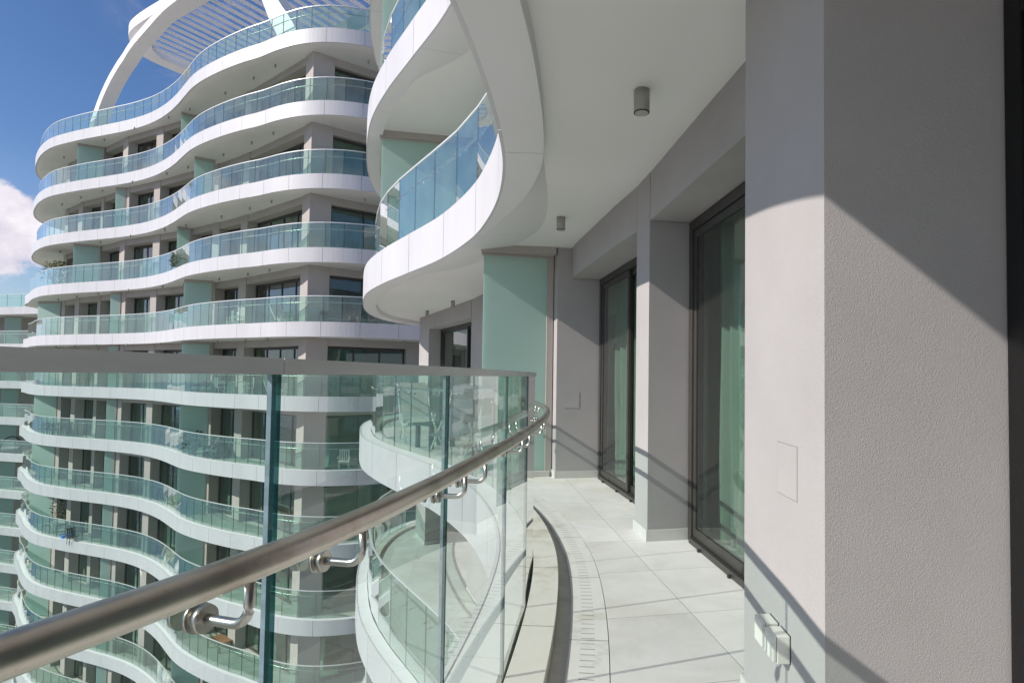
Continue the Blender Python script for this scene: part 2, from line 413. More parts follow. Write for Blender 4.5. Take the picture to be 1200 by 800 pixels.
# ---- wall modules (one storey); door leaf etc. are shared between storeys
H = 2.86
def wall_level(n):
    dz = FH*n
    def P(name, pts, z0, z1, m='render'):
        bm = bmesh.new(); prism(bm, pts, z0+dz, z1+dz); return W(obj(name, bm, m))
    ps = []
    pil = [('pillar', [(.73, 1.62), (1.33, 1.60), (1.33, 2.36), (.73, 2.33)]),
           ('pillar', [(.66, 4.48), (1.14, 4.575), (1.02, 5.02), (.605, 4.82)]),
           ('pillar', [(-.08, 7.17), (.545, 7.285), (.50, 7.60), (-.165, 7.46)]),
           ('pillar', [(.73, -1.9), (1.33, -1.92), (1.33, -1.0), (.73, -.98)]),
           ('pillar', [(-3.6, 15.5), (-3.2, 15.72), (-3.7, 16.72), (-4.1, 16.5)]),
           ('pillar', [(-1.56, 11.3), (-1.15, 11.5), (-1.55, 12.3), (-1.95, 12.25)]),]
    for nm, pts in pil:
        o = P(nm, pts, 0, H+.02); ps.append(o)
        # stone skirting, 12 mm proud
        c = Vector((sum(p[0] for p in pts)/4, sum(p[1] for p in pts)/4))
        q = []
        m_ = len(pts)
        for i in range(m_):
            p = Vector(pts[i]); a = (p-Vector(pts[i-1])).normalized(); b = (Vector(pts[(i+1) % m_])-p).normalized()
            na = Vector((a.y, -a.x)); nb = Vector((b.y, -b.x))
            q.append(tuple(p+(na+nb)/(1+na.dot(nb))*.012))
        bm = bmesh.new(); prism(bm, q, dz+.0005, dz+.086); sk = obj('skirting', bm, 'plinth'); sk.parent = o
    # lintel beams over the doors
    P('lintel', [(.98, 2.335), (.90, 2.88), (.81, 3.47), (.664, 4.477), (1.30, 4.56), (1.45, 2.37)], 2.47, H+.015)
    P('lintel', [(.604, 4.825), (.46, 5.42), (.30, 6.17), (.145, 6.9), (.10, 7.195), (.54, 7.27), (.99, 5.0)], 2.47, H+.015)
    P('lintel', [(1.245, -.97), (1.245, 1.60), (1.33, 1.60), (1.33, -.97)], 2.33, H+.015)
    P('lintel', [(-1.58, 11.3), (-.98, 9.7), (.15, 7.5), (.5, 7.62), (-.5, 9.9), (-1.14, 11.48)], 2.47, H+.015)
    P('lintel', [(-3.6, 15.49), (-1.97, 12.27), (-1.56, 12.33), (-3.19, 15.71)], 2.47, H+.015)
    P('wall', [(-.17, 7.47), (-1.15, 9.75), (-1.57, 11.29), (-1.25, 11.4), (-.85, 9.85), (.1, 7.55)], 0, 2.468)
    P('wall', [(.73, -4.6), (.73, -1.91), (1.33, -1.93), (1.33, -4.6)], 0, H+.015)
    P('wall', [(-4.1, 16.51), (-3.7, 16.73), (-1.2, 20.2), (-1.7, 20.1)], 0, H+.015)
    P('interior_wall', [(3.6, -4.5), (3.7, -4.5), (3.7, 9), (-.2, 19), (-.3, 18.9), (3.6, 8.95)], 0, H+.01, 'interior')
    P('interior_wall', [(1.34, 2.0), (3.59, 2.0), (3.59, 2.1), (1.34, 2.1)], 0, H+.01, 'interior')
    P('interior_wall', [(1.05, 4.75), (3.59, 5.4), (3.57, 5.5), (1.03, 4.85)], 0, H+.01, 'interior')

def door(n, a, b, z1, stiles, mat='frame', post=.075, dep=.085, tracks=True):
    """sliding door on the plan line a->b (outside on the left of travel); stiles = fractions of meeting stiles"""
    dz = FH*n; a, b = Vector(a), Vector(b); t = (b-a).normalized(); nrm = Vector((-t.y, t.x)); L = (b-a).length; ang = math.atan2(t.y, t.x)
    bm = bmesh.new()
    def bar(s0, s1, z0, zz, o0, o1):
        c = a+t*((s0+s1)/2)+nrm*((o0+o1)/2); box(bm, (c.x, c.y, dz+(z0+zz)/2), (s1-s0, abs(o1-o0), zz-z0), ang, 0, .004)
    bar(0, post, 0, z1, -.01, dep); bar(L-post, L, 0, z1, -.01, dep)
    bar(post, L-post, z1-.075, z1, -.01, dep); bar(post, L-post, 0, .045, -.02, dep+.02)
    fr = W(obj('door_frame', bm, mat))
    edges = [0]+[s*L for s in stiles]+[L]
    for i in range(len(edges)-1):
        s0 = edges[i]+(post+.004 if i == 0 else -.03); s1 = edges[i+1]-(post+.004 if i == len(edges)-2 else -.03)
        o = .022 if i % 2 == 0 else .058
        bm = bmesh.new(); w = .055
        def bar2(x0, x1, z0, zz, th=.03):
            c = a+t*((x0+x1)/2)+nrm*o; box(bm, (c.x, c.y, dz+(z0+zz)/2), (x1-x0, th, zz-z0), ang, 0, .003)
        bar2(s0, s0+w, .05, z1-.08); bar2(s1-w, s1, .05, z1-.08); bar2(s0+w, s1-w, .05, .12); bar2(s0+w, s1-w, z1-.14, z1-.08)
        leaf = W(obj('sliding_leaf', bm, mat))
        bm = bmesh.new(); c = a+t*((s0+s1)/2)+nrm*o; box(bm, (c.x, c.y, dz+(z1)/2-.01), (s1-s0-2*w, .012, z1-.26), ang)
        pn = obj('pane', bm, 'door_glass'); pn.parent = leaf
    if tracks:
        for s in (.12*L, .38*L, .6*L, .85*L):
            bm = bmesh.new(); c = a+t*s+nrm*(dep+.03); box(bm, (c.x, c.y, dz+.012), (.022, .022, .02), ang, 0, .003); W(obj('drain_clip', bm, mat))

def curtain(name, a, b, z0, z1, label, waves=9, amp=.035, mat='curtain', seed=1):
    rnd = random.Random(seed)
    a, b = Vector(a), Vector(b); t = (b-a).normalized(); nrm = Vector((-t.y, t.x)); L = (b-a).length
    n = waves*10; bm = bmesh.new(); rows = []
    ph = [rnd.uniform(.7, 1.3) for _ in range(waves+1)]
    for z in [z0+(z1-z0)*k/8 for k in range(9)]:
        row = []
        for i in range(n+1):
            s = L*i/n; w = ph[min(waves, i//10)]
            o = amp*w*math.sin(2*math.pi*i/10)+.008*math.sin(3*z+i*.2)
            p = a+t*s+nrm*o; row.append(bm.verts.new((p.x, p.y, z)))
        rows.append(row)
    for r0, r1 in zip(rows, rows[1:]):
        for i in range(n): bm.faces.new((r0[i], r0[i+1], r1[i+1], r1[i])).smooth = True
    bmesh.ops.solidify(bm, geom=bm.faces[:], thickness=.003)
    return tag(obj(name, bm, mat, None, True), label, 'curtain')

for n in range(-3, 4): near_slab(n)
for n in (-1, 0, 1): wall_level(n)
for n in (-1, 0):
    door(n, (1.33, 2.42), (1.065, 4.545), 2.465, [.52])
    door(n, (.975, 5.04), (.53, 7.262), 2.465, [.5])
for n in (0, 1):
    door(n, (-1.60, 12.45), (-3.24, 15.68), 2.465, [.36, .70])
door(0, (1.342, -.96), (1.310, 1.60), 2.325, [.5], 'black_frame', .06)
curtain('curtain', (1.50, 2.45), (1.22, 4.52), .03, 2.70, 'pale pleated curtain behind the larger green glass door', 13, .035, 'curtain', 3)
curtain('curtain', (.95, 5.55), (.66, 7.2), .03, 2.70, 'pale pleated curtain behind the narrow sliding door at the end of the corridor', 9, .04, 'curtain', 5)

# ---- our own balcony floor, kerb and drain strip
def floor_level(n, struct):
    dz = FH*n
    bm = bmesh.new()
    pts = NE.pts(.2, NE.L-.3, .668, .12)+[Vector((6.9, 20.4)), Vector((6.9, -4.5))]
    prism(bm, [(p.x, p.y) for p in pts], dz-.060, dz)
    bm2 = bmesh.new(); sweep(bm2, NE, rect(.251, .405, dz-.055, dz+.06), .05, NE.L-.2, .08)
    bm3 = bmesh.new(); sweep(bm3, NE, rect(.480, .664, dz-.060, dz+.001), .05, NE.L-.2, .08)
    bm4 = bmesh.new(); sweep(bm4, NE, rect(.406, .479, dz-.060, dz-.022), .05, NE.L-.2, .08)
    if struct:
        tag(obj('drainage_gutter', bm4, 'gutter'), 'sunken grey gutter between the kerb and the slotted stones', 'gutter', kind='structure')
        tag(obj('balcony_floor', bm, 'tile'), 'white marble tiled balcony floor beside the sliding doors', 'floor', kind='structure')
        tag(obj('balcony_kerb', bm2, 'kerb'), 'raised pale stone kerb along the foot of the curved glass', 'kerb', kind='structure')
        tag(obj('drainage_path', bm3, 'border'), 'curved strip of slotted drain stones between kerb and tiles', 'drain', kind='structure')
    else:
        W(obj('gutter', bm4, 'gutter')); W(obj('floor', bm, 'tile')); W(obj('kerb', bm2, 'kerb')); W(obj('drain_strip', bm3, 'border'))
floor_level(0, True); floor_level(-1, False)
for n in (1, 2): floor_level(n, False)

# ---- balustrades
def bracket_pts(cv, s, og, orail, zd, zr):
    out = []
    for k in range(11):
        t = k/10
        if t < .5:
            o = og+(orail-og-.022)*t*2; z = zd
        else:
            a = (t-.5)*2*math.pi/2; o = orail-.022+.022*math.sin(a); z = zd+.022*(1-math.cos(a))
        out.append((o, z))
    out.append((orail, zr))
    return [(*cv.at(s, o)[0], z) for o, z in out]

def ratio_s(r):
    # arc length at which the glass line crosses the sight line x = r*y from the viewer
    for i in range(int(NE.L/.01)):
        p = NE.at(i*.01, .237)[0]
        if p.y > .3 and p.x/p.y > r: return i*.01
GJ = [ratio_s(r) for r in (-.505, -.2015, -.098, -.062)]
print('glass joints', GJ)
def near_balustrade(n, label, s0, s1, hero=False, rail=True):
    dz = FH*n; cv = NE
    root = empty('glass_balustrade', (*cv.at((s0+s1)/2, .23)[0], dz), label, 'balustrade')
    inv = Matrix.Translation(-root.location)
    def add(name, bm, m, par=root, smooth=False):
        o = obj(name, bm, m, None, smooth); o.parent = par
        if par is root: o.matrix_parent_inverse = inv
        return o
    sj = cv.s_of_y(1.5)+.02; PL = .79; k0 = math.floor((s0-sj)/PL); edges = []
    s = sj+k0*PL
    cuts = [GJ[0]-PL*k for k in range(8, 0, -1)]+GJ+[GJ[-1]+PL*k for k in range(1, 60)]
    for ca, cb in zip(cuts, cuts[1:]):
        a, b = max(ca, s0), min(cb, s1)
        if b-a > .15: edges.append((a, b))
    g = .005
    for a, b in edges:
        bm = bmesh.new()
        fs = sweep(bm, cv, rect(.230, .2375, dz-.02, dz+1.250), a+g, b-g, 10, [0, 1, 0, 1], 1, uv=False)
        fs[-1].material_index = 2
        fs2 = sweep(bm, cv, rect(.2375, .245, dz-.02, dz+1.250), a+g, b-g, 10, [0, 1, 0, 1], 1, uv=False)
        bmesh.ops.delete(bm, geom=[fs[2], fs2[0]], context='FACES_ONLY'); bmesh.ops.remove_doubles(bm, verts=bm.verts[:], dist=1e-5)
        add('glass_panel', bm, ['gl_near' if n == 0 else 'gl_far', 'edge', 'edge_gleam'], root)
    # cap: U channel in lengths
    per = 1 if hero else 4
    for i in range(0, len(edges), per):
        ch = edges[i:i+per]; bm = bmesh.new()
        sweep(bm, cv, rect(.221, .253, dz+1.2475, dz+1.2705), ch[0][0]+.001, ch[-1][1]-.001, (ch[-1][1]-ch[0][0])/len(ch), uv=False)
        add('cap_rail', bm, 'alu' if n == 0 else 'caplight', root)
    if not rail: return root
    zr = dz+1.027; orl = .325; rr = .0182
    bm = bmesh.new(); tube(bm, [(*cv.at(s0+.05+(s1-s0-.1)*i/260, orl)[0], zr) for i in range(261)], rr, 20)
    hr = add('handrail', bm, 'steel', root, True)
    for a, b in edges:
        for s in (a+.085, b-.112):
            if s < s0+.2 or s > s1-.2: continue
            bm = bmesh.new()
            tube(bm, bracket_pts(cv, s, .262, orl, zr-.068, zr-rr+.004), .0062, 10)
            br = add('bracket', bm, 'chrome', root, True)
            bm = bmesh.new()
            c0 = cv.at(s, .2462)[0]; c1 = cv.at(s, .2505)[0]; c2 = cv.at(s, .258)[0]; c3 = cv.at(s, .264)[0]
            cyl(bm, (*c0, zr-.068), (*c1, zr-.068), .0185, .0185, 24); cyl(bm, (*c1, zr-.068), (*c2, zr-.068), .011, .011, 20); cyl(bm, (*c2, zr-.068), (*c3, zr-.068), .0175, .0162, 24)
            d0 = cv.at(s, .2277)[0]; d1 = cv.at(s, .221)[0]
            cyl(bm, (*d0, zr-.068), (*d1, zr-.068), .0175, .0162, 24)
            dsc = obj('disc', bm, 'chrome'); dsc.parent = br
    return root
se = NE.s_of_y(17.2)
near_balustrade(0, 'nearest curved glass balustrade with steel handrail and grey top channel beside the tiles', NE.s_of_y(-1.9), se, True)
near_balustrade(1, 'green glass balustrade on the white slab just above the frosted screen', NE.s_of_y(2.2), se)
near_balustrade(2, 'highest green glass balustrade of the near wing, cut by the top of the picture', NE.s_of_y(5.2), se)
near_balustrade(-1, 'green glass balustrade one storey below the nearest handrail', NE.s_of_y(2.0), se)
near_balustrade(-2, 'green glass balustrade two storeys below the nearest handrail', NE.s_of_y(4.2), se, rail=False)

# ---- privacy screens of the near wing
def screen(a, b, z0, z1, label, base=True):
    a, b = Vector(a), Vector(b); t = (b-a).normalized(); L = (b-a).length; ang = math.atan2(t.y, t.x); m = (a+b)/2
    root = empty('privacy_screen', (m.x, m.y, z0), label, 'screen', rz=ang)
    bm = bmesh.new(); box(bm, (-.012, 0, (z1-z0)/2+.03), (L-.075, .018, z1-z0-.10)); obj('glass_panel', bm, 'frost', root)
    bm = bmesh.new(); box(bm, (L/2-.01, 0, (z1-z0)/2), (.08, .06, z1-z0)); box(bm, (-.025, 0, z1-z0-.012), (L-.05, .05, .024)); obj('frame', bm, 'render_far', root)
    bm = bmesh.new(); box(bm, (0, 0, .035), (L, .12, .07)); obj('base', bm, 'plinth', root)
    return root
screen((-1.02, 7.12), (-.17, 7.33), .0, 2.76, 'pale green frosted glass screen closing the end of the tiled corridor')
bm = bmesh.new(); prism(bm, [(-1.02, 7.06), (-.10, 7.14), (-.17, 7.46), (-1.0, 7.30)], 2.762, H+.012); W(obj('lintel', bm, 'render_far'))
screen((-3.70, 11.45), (-1.75, 11.85), FH, FH+2.72, 'frosted glass screen one storey up, behind the balustrade above the handrail')
bm = bmesh.new(); prism(bm, [(-3.70, 11.38), (-1.75, 11.78), (-1.8, 11.98), (-3.74, 11.58)], FH+2.722, FH+H+.012); W(obj('lintel', bm, 'render_far'))
screen((-3.75, 11.45), (-1.75, 11.85), 2*FH, 2*FH+2.72, 'frosted glass screen two storeys up, at the top edge of the picture')

# ---- ceiling lamps, sockets, access hatches
def ceiling_light(x, y, z, label):
    r = empty('ceiling_light', (x, y, z), label, 'lamp', 'cylinder lamps under the balcony ceiling')
    bm = bmesh.new(); cyl(bm, (0, 0, -.125), (0, 0, 0), .044, .044, 32)
    obj('body', bm, 'lamp_body', r)
    bm = bmesh.new()
    cyl(bm, (0, 0, -.1285), (0, 0, -.1252), .0438, .0438, 32); obj('rim', bm, 'dark_gasket', r)
    bm = bmesh.new(); cyl(bm, (0, 0, -.1312), (0, 0, -.1288), .036, .037, 32)
    for i in range(3): cyl(bm, (.014*math.cos(i*2.1), .014*math.sin(i*2.1), -.1335), (.014*math.cos(i*2.1), .014*math.sin(i*2.1), -.1313), .007, .008, 12)
    obj('lens', bm, 'lens', r)
CZ = ZT+FH-TH+.105
ceiling_light(.42, 3.19, CZ, 'grey cylinder lamp on the ceiling nearest the camera, above the large sliding door')
ceiling_light(-.04, 5.80, CZ, 'grey cylinder lamp on the ceiling in front of the frosted screen')
ceiling_light(-2.40, 12.5, CZ, 'grey cylinder lamp beyond the frosted screen, the nearer of two over the far windows')
ceiling_light(-3.42, 14.5, CZ, 'grey cylinder lamp beyond the frosted screen, the farther one by the curved slab tip')

def socket(y, z, label):
    r = empty('wall_socket', (.73, y, z), label, 'socket', 'weatherproof sockets on the pillar')
    bm = bmesh.new(); box(bm, (-.0225, 0, 0), (.041, .080, .086), 0, 0, .004); obj('back_box', bm, 'white_plastic', r)
    bm = bmesh.new(); box(bm, (-.0505, 0, .002), (.013, .076, .080), 0, 0, .005); obj('lid', bm, 'white_plastic', r)
    bm = bmesh.new(); box(bm, (-.001, 0, 0), (.0016, .083, .089)); box(bm, (-.0435, 0, 0), (.0008, .072, .076)); obj('seal', bm, 'dark_gasket', r)
socket(2.00, .395, 'white weatherproof socket on the nearest pillar, farther from its corner')
socket(1.90, .395, 'white weatherproof socket on the nearest pillar, closer to its corner')

def hatch(c, w, h, rz, label, m='render'):
    r = empty('access_panel', c, label, 'wall panel', rz=rz)
    bm = bmesh.new(); g = .0014
    for sx in (-1, 1): box(bm, (sx*w/2, -.0006, 0), (g, .0016, h+g))
    for sz in (-1, 1): box(bm, (0, -.0006, sz*h/2), (w-g, .0016, g))
    obj('joint', bm, 'hatch_joint', r)
    bm = bmesh.new(); box(bm, (0, -.0005, 0), (w-2*g, .0024, h-2*g)); obj('cover', bm, m, r)
hatch((.73, 1.89, .955), .165, .17, -math.pi/2, 'square access panel flush in the front of the nearest pillar')
hatch((.115, 7.2045, .955), .19, .195, math.atan2(.115, .625), 'square access panel in the end wall beside the narrow door')

# ================================================================== FAR TOWER
FEl = [(-62, 49.3), (-57, 50.9), (-52, 51.2), (-48.5, 50.3), (-45.5, 49.5), (-43, 48.7), (-41.5, 46.8), (-41.0, 45.0), (-40.5, 43.6), (-39.5, 42.4), (-38.2, 41.25)]
FEm = [(-36.75, 39.85), (-35.0, 38.3), (-33.2, 37.05), (-30.5, 35.85), (-28.3, 35.05), (-26.3, 34.3), (-24.6, 33.5), (-23.3, 32.7), (-22.1, 31.8),
       (-21.0, 30.85), (-20, 29.9), (-19, 28.97), (-18, 28.2), (-16.5, 27.25), (-15, 26.45), (-14, 26.0), (-12.8, 25.35), (-11.8, 24.95), (-10.8, 24.75),
       (-10, 24.75), (-9.2, 24.9), (-8.5, 25.15), (-7.5, 25.6), (-6, 26.4), (-4, 27.6), (-1, 29.5)]
FA = Curve(FEl+FEm, -1, .2)
FB = Curve([(-35, 50.5), (-38, 49.3), (-39.9, 47.2), (-40.2, 45.0), (-39.5, 43.1), (-38.2, 41.35)]+FEm, -1, .2)
FF = 3.2; FZ = .25; FT = .64
tower = empty('apartment_tower', (-20, 36, -48), 'tall far apartment tower with stacked wavy white balconies and grey facade', 'building')
TI = Matrix.Translation((20, -36, 48))
def T(o): o.parent = tower; o.matrix_parent_inverse = TI; return o
NLO = -8
fcache = {}
def zn(n): return (FF if n >= 0 else 3.13)*n
def far_slab(n):
    cv = FB if n >= 3 else FA; z = zn(n)
    key = cv is FB
    if key in fcache:
        src = fcache[key]
        c = src[0].copy(); COL.objects.link(c); c.location.z = z; T(c)
        for k in src[1]: d = k.copy(); COL.objects.link(d); d.parent = c; d.matrix_parent_inverse = Matrix()
        return
    zt, zb = FZ, FZ-FT
    bm = bmesh.new()
    back = [Vector((-1, 44)), Vector((-30, 62))] if key else [Vector((-1, 44)), Vector((-30, 66)), Vector((-60, 66))]
    prism(bm, [tuple(p) for p in cv.pts(0, cv.L, .05, .3)+back], zb+.02, zt-.2)
    sl = obj('slab', bm, 'ceiling')
    bm = bmesh.new(); s = 0
    while s < cv.L:
        b = min(s+1.62, cv.L)
        sweep(bm, cv, rect(0, .06, zb, zt), s+.008, b-.008, .22, uv=False); s += 1.62
    f = obj('fascia', bm, 'white', sl)
    bm = bmesh.new(); sweep(bm, cv, rect(.062, .072, zb+.01, zt-.01), 0, cv.L, .3, uv=False); bk = obj('backing', bm, 'hatch_joint', sl)
    bm = bmesh.new(); sweep(bm, cv, rect(.074, .26, zb+.03, zt-.004), 0, cv.L, .3, uv=False)
    c = obj('coping', bm, 'coping', sl)
    bm = bmesh.new()
    prism(bm, [tuple(p) for p in cv.pts(.1, cv.L-.1, .265, .3)+back], zt-.196, zt-.19)
    fl = obj('paving', bm, 'beige', sl)
    fcache[key] = (sl, [f, bk, c, fl]); sl.location.z = z; T(sl)
for n in range(NLO, 6): far_slab(n)

# facade line: columns front
FW = [Vector(p) for p in [(-11.31, 25.47), (-13.01, 27.0), (-15.27, 28.6), (-18.2, 30.6), (-19.0, 31.02), (-21.1, 32.35), (-23.4, 33.5), (-26.9, 35.2), (-29.5, 36.9),
      (-31.9, 38.1), (-34.9, 40.2), (-37.5, 43.5), (-41, 48.0), (-47.5, 53.3), (-61, 55)]]
FS = [0]
for a, b in zip(FW, FW[1:]): FS.append(FS[-1]+(b-a).length)
def fw(s):
    for i in range(len(FW)-1):
        if s <= FS[i+1] or i == len(FW)-2:
            t = (s-FS[i])/(FS[i+1]-FS[i]); p = FW[i].lerp(FW[i+1], t); d = (FW[i+1]-FW[i]).normalized()
            return p, d, Vector((d.y, -d.x))      # inward = away from the camera
P1 = [(0, .75), (6.0, 6.71), (9.06, 9.5), (14.94, 15.54), (18.08, 18.69), (21.7, 22.06), (24.36, 25.19), (27.19, 27.9), (30.6, 31.2), (34.2, 34.8), (38, 38.7), (42, 42.7), (46.2, 57.9)]
P2 = [(0, .75), (6.02, 6.69), (8.86, 9.46), (11.64, 12.02), (14.8, 15.47), (18.39, 19.1), (21.88, 22.19), (24.36, 25.19), (27.19, 27.9), (30.6, 31.2), (34.2, 34.8), (38, 38.7), (42, 42.7), (46.2, 57.9)]
RD = Vector((.80, .60)); RN = Vector((-.60, .80))
REC = .5
def quadbar(bm, p, d, nn, s0, s1, o0, o1, z0, z1, mat=0):
    pts = [p+d*s0+nn*o0, p+d*s1+nn*o0, p+d*s1+nn*o1, p+d*s0+nn*o1]
    prism(bm, [tuple(q) for q in pts], z0, z1, mat)
def far_window(p, q, inward, z0, z1, rnd):
    """window filling the bay p->q in plan, set back; returns the frame object"""
    d = (q-p); L = d.length; d = d/L
    bm = bmesh.new(); w = .07
    nm = max(1, round(L/1.25))
    for k in range(nm+1):
        s = min(max(L*k/nm-w/2, 0), L-w); quadbar(bm, p, d, inward, s, s+w, 0, .08, z0, z1)
    for k in range(nm):
        a = min(max(L*k/nm-w/2, 0), L-w)+w; b = min(max(L*(k+1)/nm-w/2, 0), L-w)
        quadbar(bm, p, d, inward, a, b, 0, .08, z1-.12, z1); quadbar(bm, p, d, inward, a, b, 0, .08, z0, z0+.09)
    fr = T(obj('window', bm, 'frame'))
    bm = bmesh.new(); quadbar(bm, p, d, inward, .03, L-.03, .03, .05, z0+.05, z1-.06)
    pn = obj('pane', bm, 'pane'); pn.parent = fr
    # curtain drawn over part of the opening
    c0, c1 = rnd.choice([(.05, .95), (.0, .45), (.5, .98), (.3, .9), (.05, .95)])
    bm = bmesh.new(); n = max(6, int(L*(c1-c0)*14)); rows = []
    for z in (z0+.03, z1+.02):
        rows.append([bm.verts.new((*(p+d*(L*(c0+(c1-c0)*i/n))+inward*(.22+.04*math.sin(i*1.9)+.02*math.sin(i*.7))), z)) for i in range(n+1)])
    for i in range(n): bm.faces.new((rows[0][i], rows[0][i+1], rows[1][i+1], rows[1][i])).smooth = True
    bmesh.ops.solidify(bm, geom=bm.faces[:], thickness=.004)
    cu = obj('curtain', bm, 'curtain' if rnd.random() < .7 else 'curtain_grey'); cu.parent = fr
    return fr
def far_floor(n, windows=True):
    rnd = random.Random(100+n)
    z0 = zn(n)+FZ-.19; z1 = zn(n+1)+FZ-FT+.02; zl = z0+2.42
    pat = P2 if n in (2, 4) else P1
    bmw = bmesh.new(); prev = None; pat = [q for q in pat if n < 2 or q[0] < 31]
    bays = []
    for s0, s1 in pat:
        p, d, nn = fw((s0+s1)/2); a = fw(s0)[0]; b = fw(s1)[0]
        own = -5 <= n <= 4 and s0 < 28
        bmp = bmesh.new() if own else bmw
        prism(bmp, [tuple(a), tuple(b), tuple(b+nn*(REC+.3)), tuple(a+nn*(REC+.3))], z0, z1)
        if own: T(obj('pillar', bmp, 'render_far'))
        if prev is not None: bays.append((prev, s0))
        prev = s1
    if bmw.faces: tag(T(obj('pillar_row', bmw, 'render_far')), kind='stuff')
    else: bmw.free()
    bml = bmesh.new(); bmi = bmesh.new()
    for sa, sb in bays:
        a = fw(sa)[0]; b = fw(sb)[0]; d = (b-a).normalized(); nn = Vector((d.y, -d.x))
        ins = .004
        quadbar(bml, a+nn*.03, d, nn, ins, (b-a).length-ins, 0, REC+.2, zl, z1)
        quadbar(bmi, a+nn*1.6, d, nn, 0, (b-a).length, 0, .05, z0, zl+.1)
        if windows and sa < 33 and sb-sa > .9:
            L = (b-a).length; off = min(.25, L*.08)
            far_window(a+d*.012+nn*REC, b-d*.012+nn*REC, nn, z0+.005, zl-.004, rnd)
        else:
            quadbar(bmi, a+nn*REC, d, nn, .01, (b-a).length-.01, 0, .05, z0, zl-.004)
    # right-hand face beyond the corner column
    c = FW[0]; quadbar(bml, c, RD, RN, .012, .92, .006, .5, z0, z1)
    quadbar(bml, c+RN*.03, RD, RN, .93, 9.5, 0, .6, zl, z1)
    quadbar(bml, c, RD, RN, 4.0 if n else 4.6, 9.5, .03, .6, z0, zl-.003)
    quadbar(bmi, c, RD, RN, .93, 6.0, 1.8, 1.85, z0, zl+.1)
    if windows: far_window(c+RD*.935+RN*.25, c+RD*(3.985 if n else 4.585)+RN*.25, RN, z0+.005, zl-.004, rnd)
    T(obj('lintel', bml, 'render_far')); T(obj('interior_wall', bmi, 'interior'))
    # frosted dividing screens
    if n in (2, 4): dv = [((-21.35, 31.75), (-20.87, 32.2)), ((-31.0, 36.4), (-29.75, 37.0))]
    elif n == 3: dv = [((-19.3, 29.85), (-18.55, 30.38)), ((-27.45, 35.1), (-26.87, 35.2))]
    else: dv = [((-19.7, 29.95), (-18.47, 30.4)), ((-27.6, 35.2), (-27.0, 35.25)), ((-36.9, 40.6), (-34.95, 40.22)), ((-50.2, 52.0), (-48.9, 52.3))]
    for a, b in dv:
        a, b = Vector(a), Vector(b); d = (b-a).normalized(); nn = Vector((-d.y, d.x)); L = (b-a).length
        bm = bmesh.new(); quadbar(bm, a, d, nn, 0, L-.03, 0, .03, z0+.05, z1-.14)
        sc_ = T(obj('privacy_screen', bm, 'frost'))
        bm = bmesh.new(); quadbar(bm, a, d, nn, L-.07, L, -.03, .06, z0, z1-.02); quadbar(bm, a, d, nn, 0, L-.07, -.02, .05, z1-.14, z1-.015)
        k = obj('frame', bm, 'render_far'); k.parent = sc_
    # small ceiling lamps under the slab above
    if n >= 0:
        for s in (2.6, 4.6, 7.4, 11.0, 13.2, 16.6, 20.2, 23.2, 26.2):
            p, d, nn = fw(s)
            q = p-nn*.62; bm = bmesh.new(); cyl(bm, (q.x, q.y, z1-.14), (q.x, q.y, z1), .04, .04, 10)
            T(obj('ceiling_lamp', bm, 'lamp_body'))
        for s in (2.2, 4.2):
            q = FW[0]+RD*s-RN*.7; bm = bmesh.new(); cyl(bm, (q.x, q.y, z1-.14), (q.x, q.y, z1), .04, .04, 10); T(obj('ceiling_lamp', bm, 'lamp_body'))
nwin = 0
for n in range(NLO, 5): far_floor(n, windows=-6 <= n)

# balustrades of the tower, one per storey
ORD = {5: 'highest, on the roof terrace under the white pergola', 4: 'just below the roof terrace', 3: 'two storeys below the roof', 2: 'three storeys below the roof terrace',
       1: 'just above the grey channel', 0: 'right behind the grey channel', -1: 'first row seen wholly through the near glass', -2: 'second row seen wholly through the near glass',
       -3: 'third row through the near glass, with the blue tub', -4: 'fourth row seen through the near glass', -5: 'fifth row down, behind the handrail', -6: 'sixth row down, below the handrail', -7: 'lowest row, at the bottom left of the picture'}
bcache = {}
def far_balustrade(n):
    cv = FB if n >= 3 else FA; key = cv is FB
    root = empty('glass_balustrade', (-22, 32, zn(n)+FZ), 'wavy green balustrade of the tower, '+ORD[n], 'balustrade', 'balustrades of the far tower')
    if key in bcache:
        for k in bcache[key]:
            c = k.copy(); COL.objects.link(c); c.parent = root
        return
    parts = []
    def add(name, bm, m):
        bmesh.ops.translate(bm, verts=bm.verts[:], vec=(22, -32, 0)); o = obj(name, bm, m, root); parts.append(o)
    s = 0.0; s_end = cv.L-4
    while s < s_end:
        p = cv.at(s)[0]; L = 1.7 if (p.x < -43) else .84
        b = min(s+L, s_end); bm = bmesh.new()
        sweep(bm, cv, rect(.24, .262, 0, 1.12), s+.011, b-.011, 10, [0, 1, 0, 1], 1, uv=False)
        add('glass_panel', bm, ['gl_far', 'edge_far']); s += L
    bm = bmesh.new(); sweep(bm, cv, rect(.23, .272, 1.12, 1.155), 0, s_end, .42, uv=False); add('cap_rail', bm, 'caplight')
    bm = bmesh.new(); nn = int(s_end/.25)
    tube(bm, [(*cv.at(.1+(s_end-.2)*i/nn, .37)[0], .87) for i in range(nn+1)], .022, 8); add('handrail', bm, 'chrome')
    bcache[key] = parts
for n in range(-7, 6): far_balustrade(n)

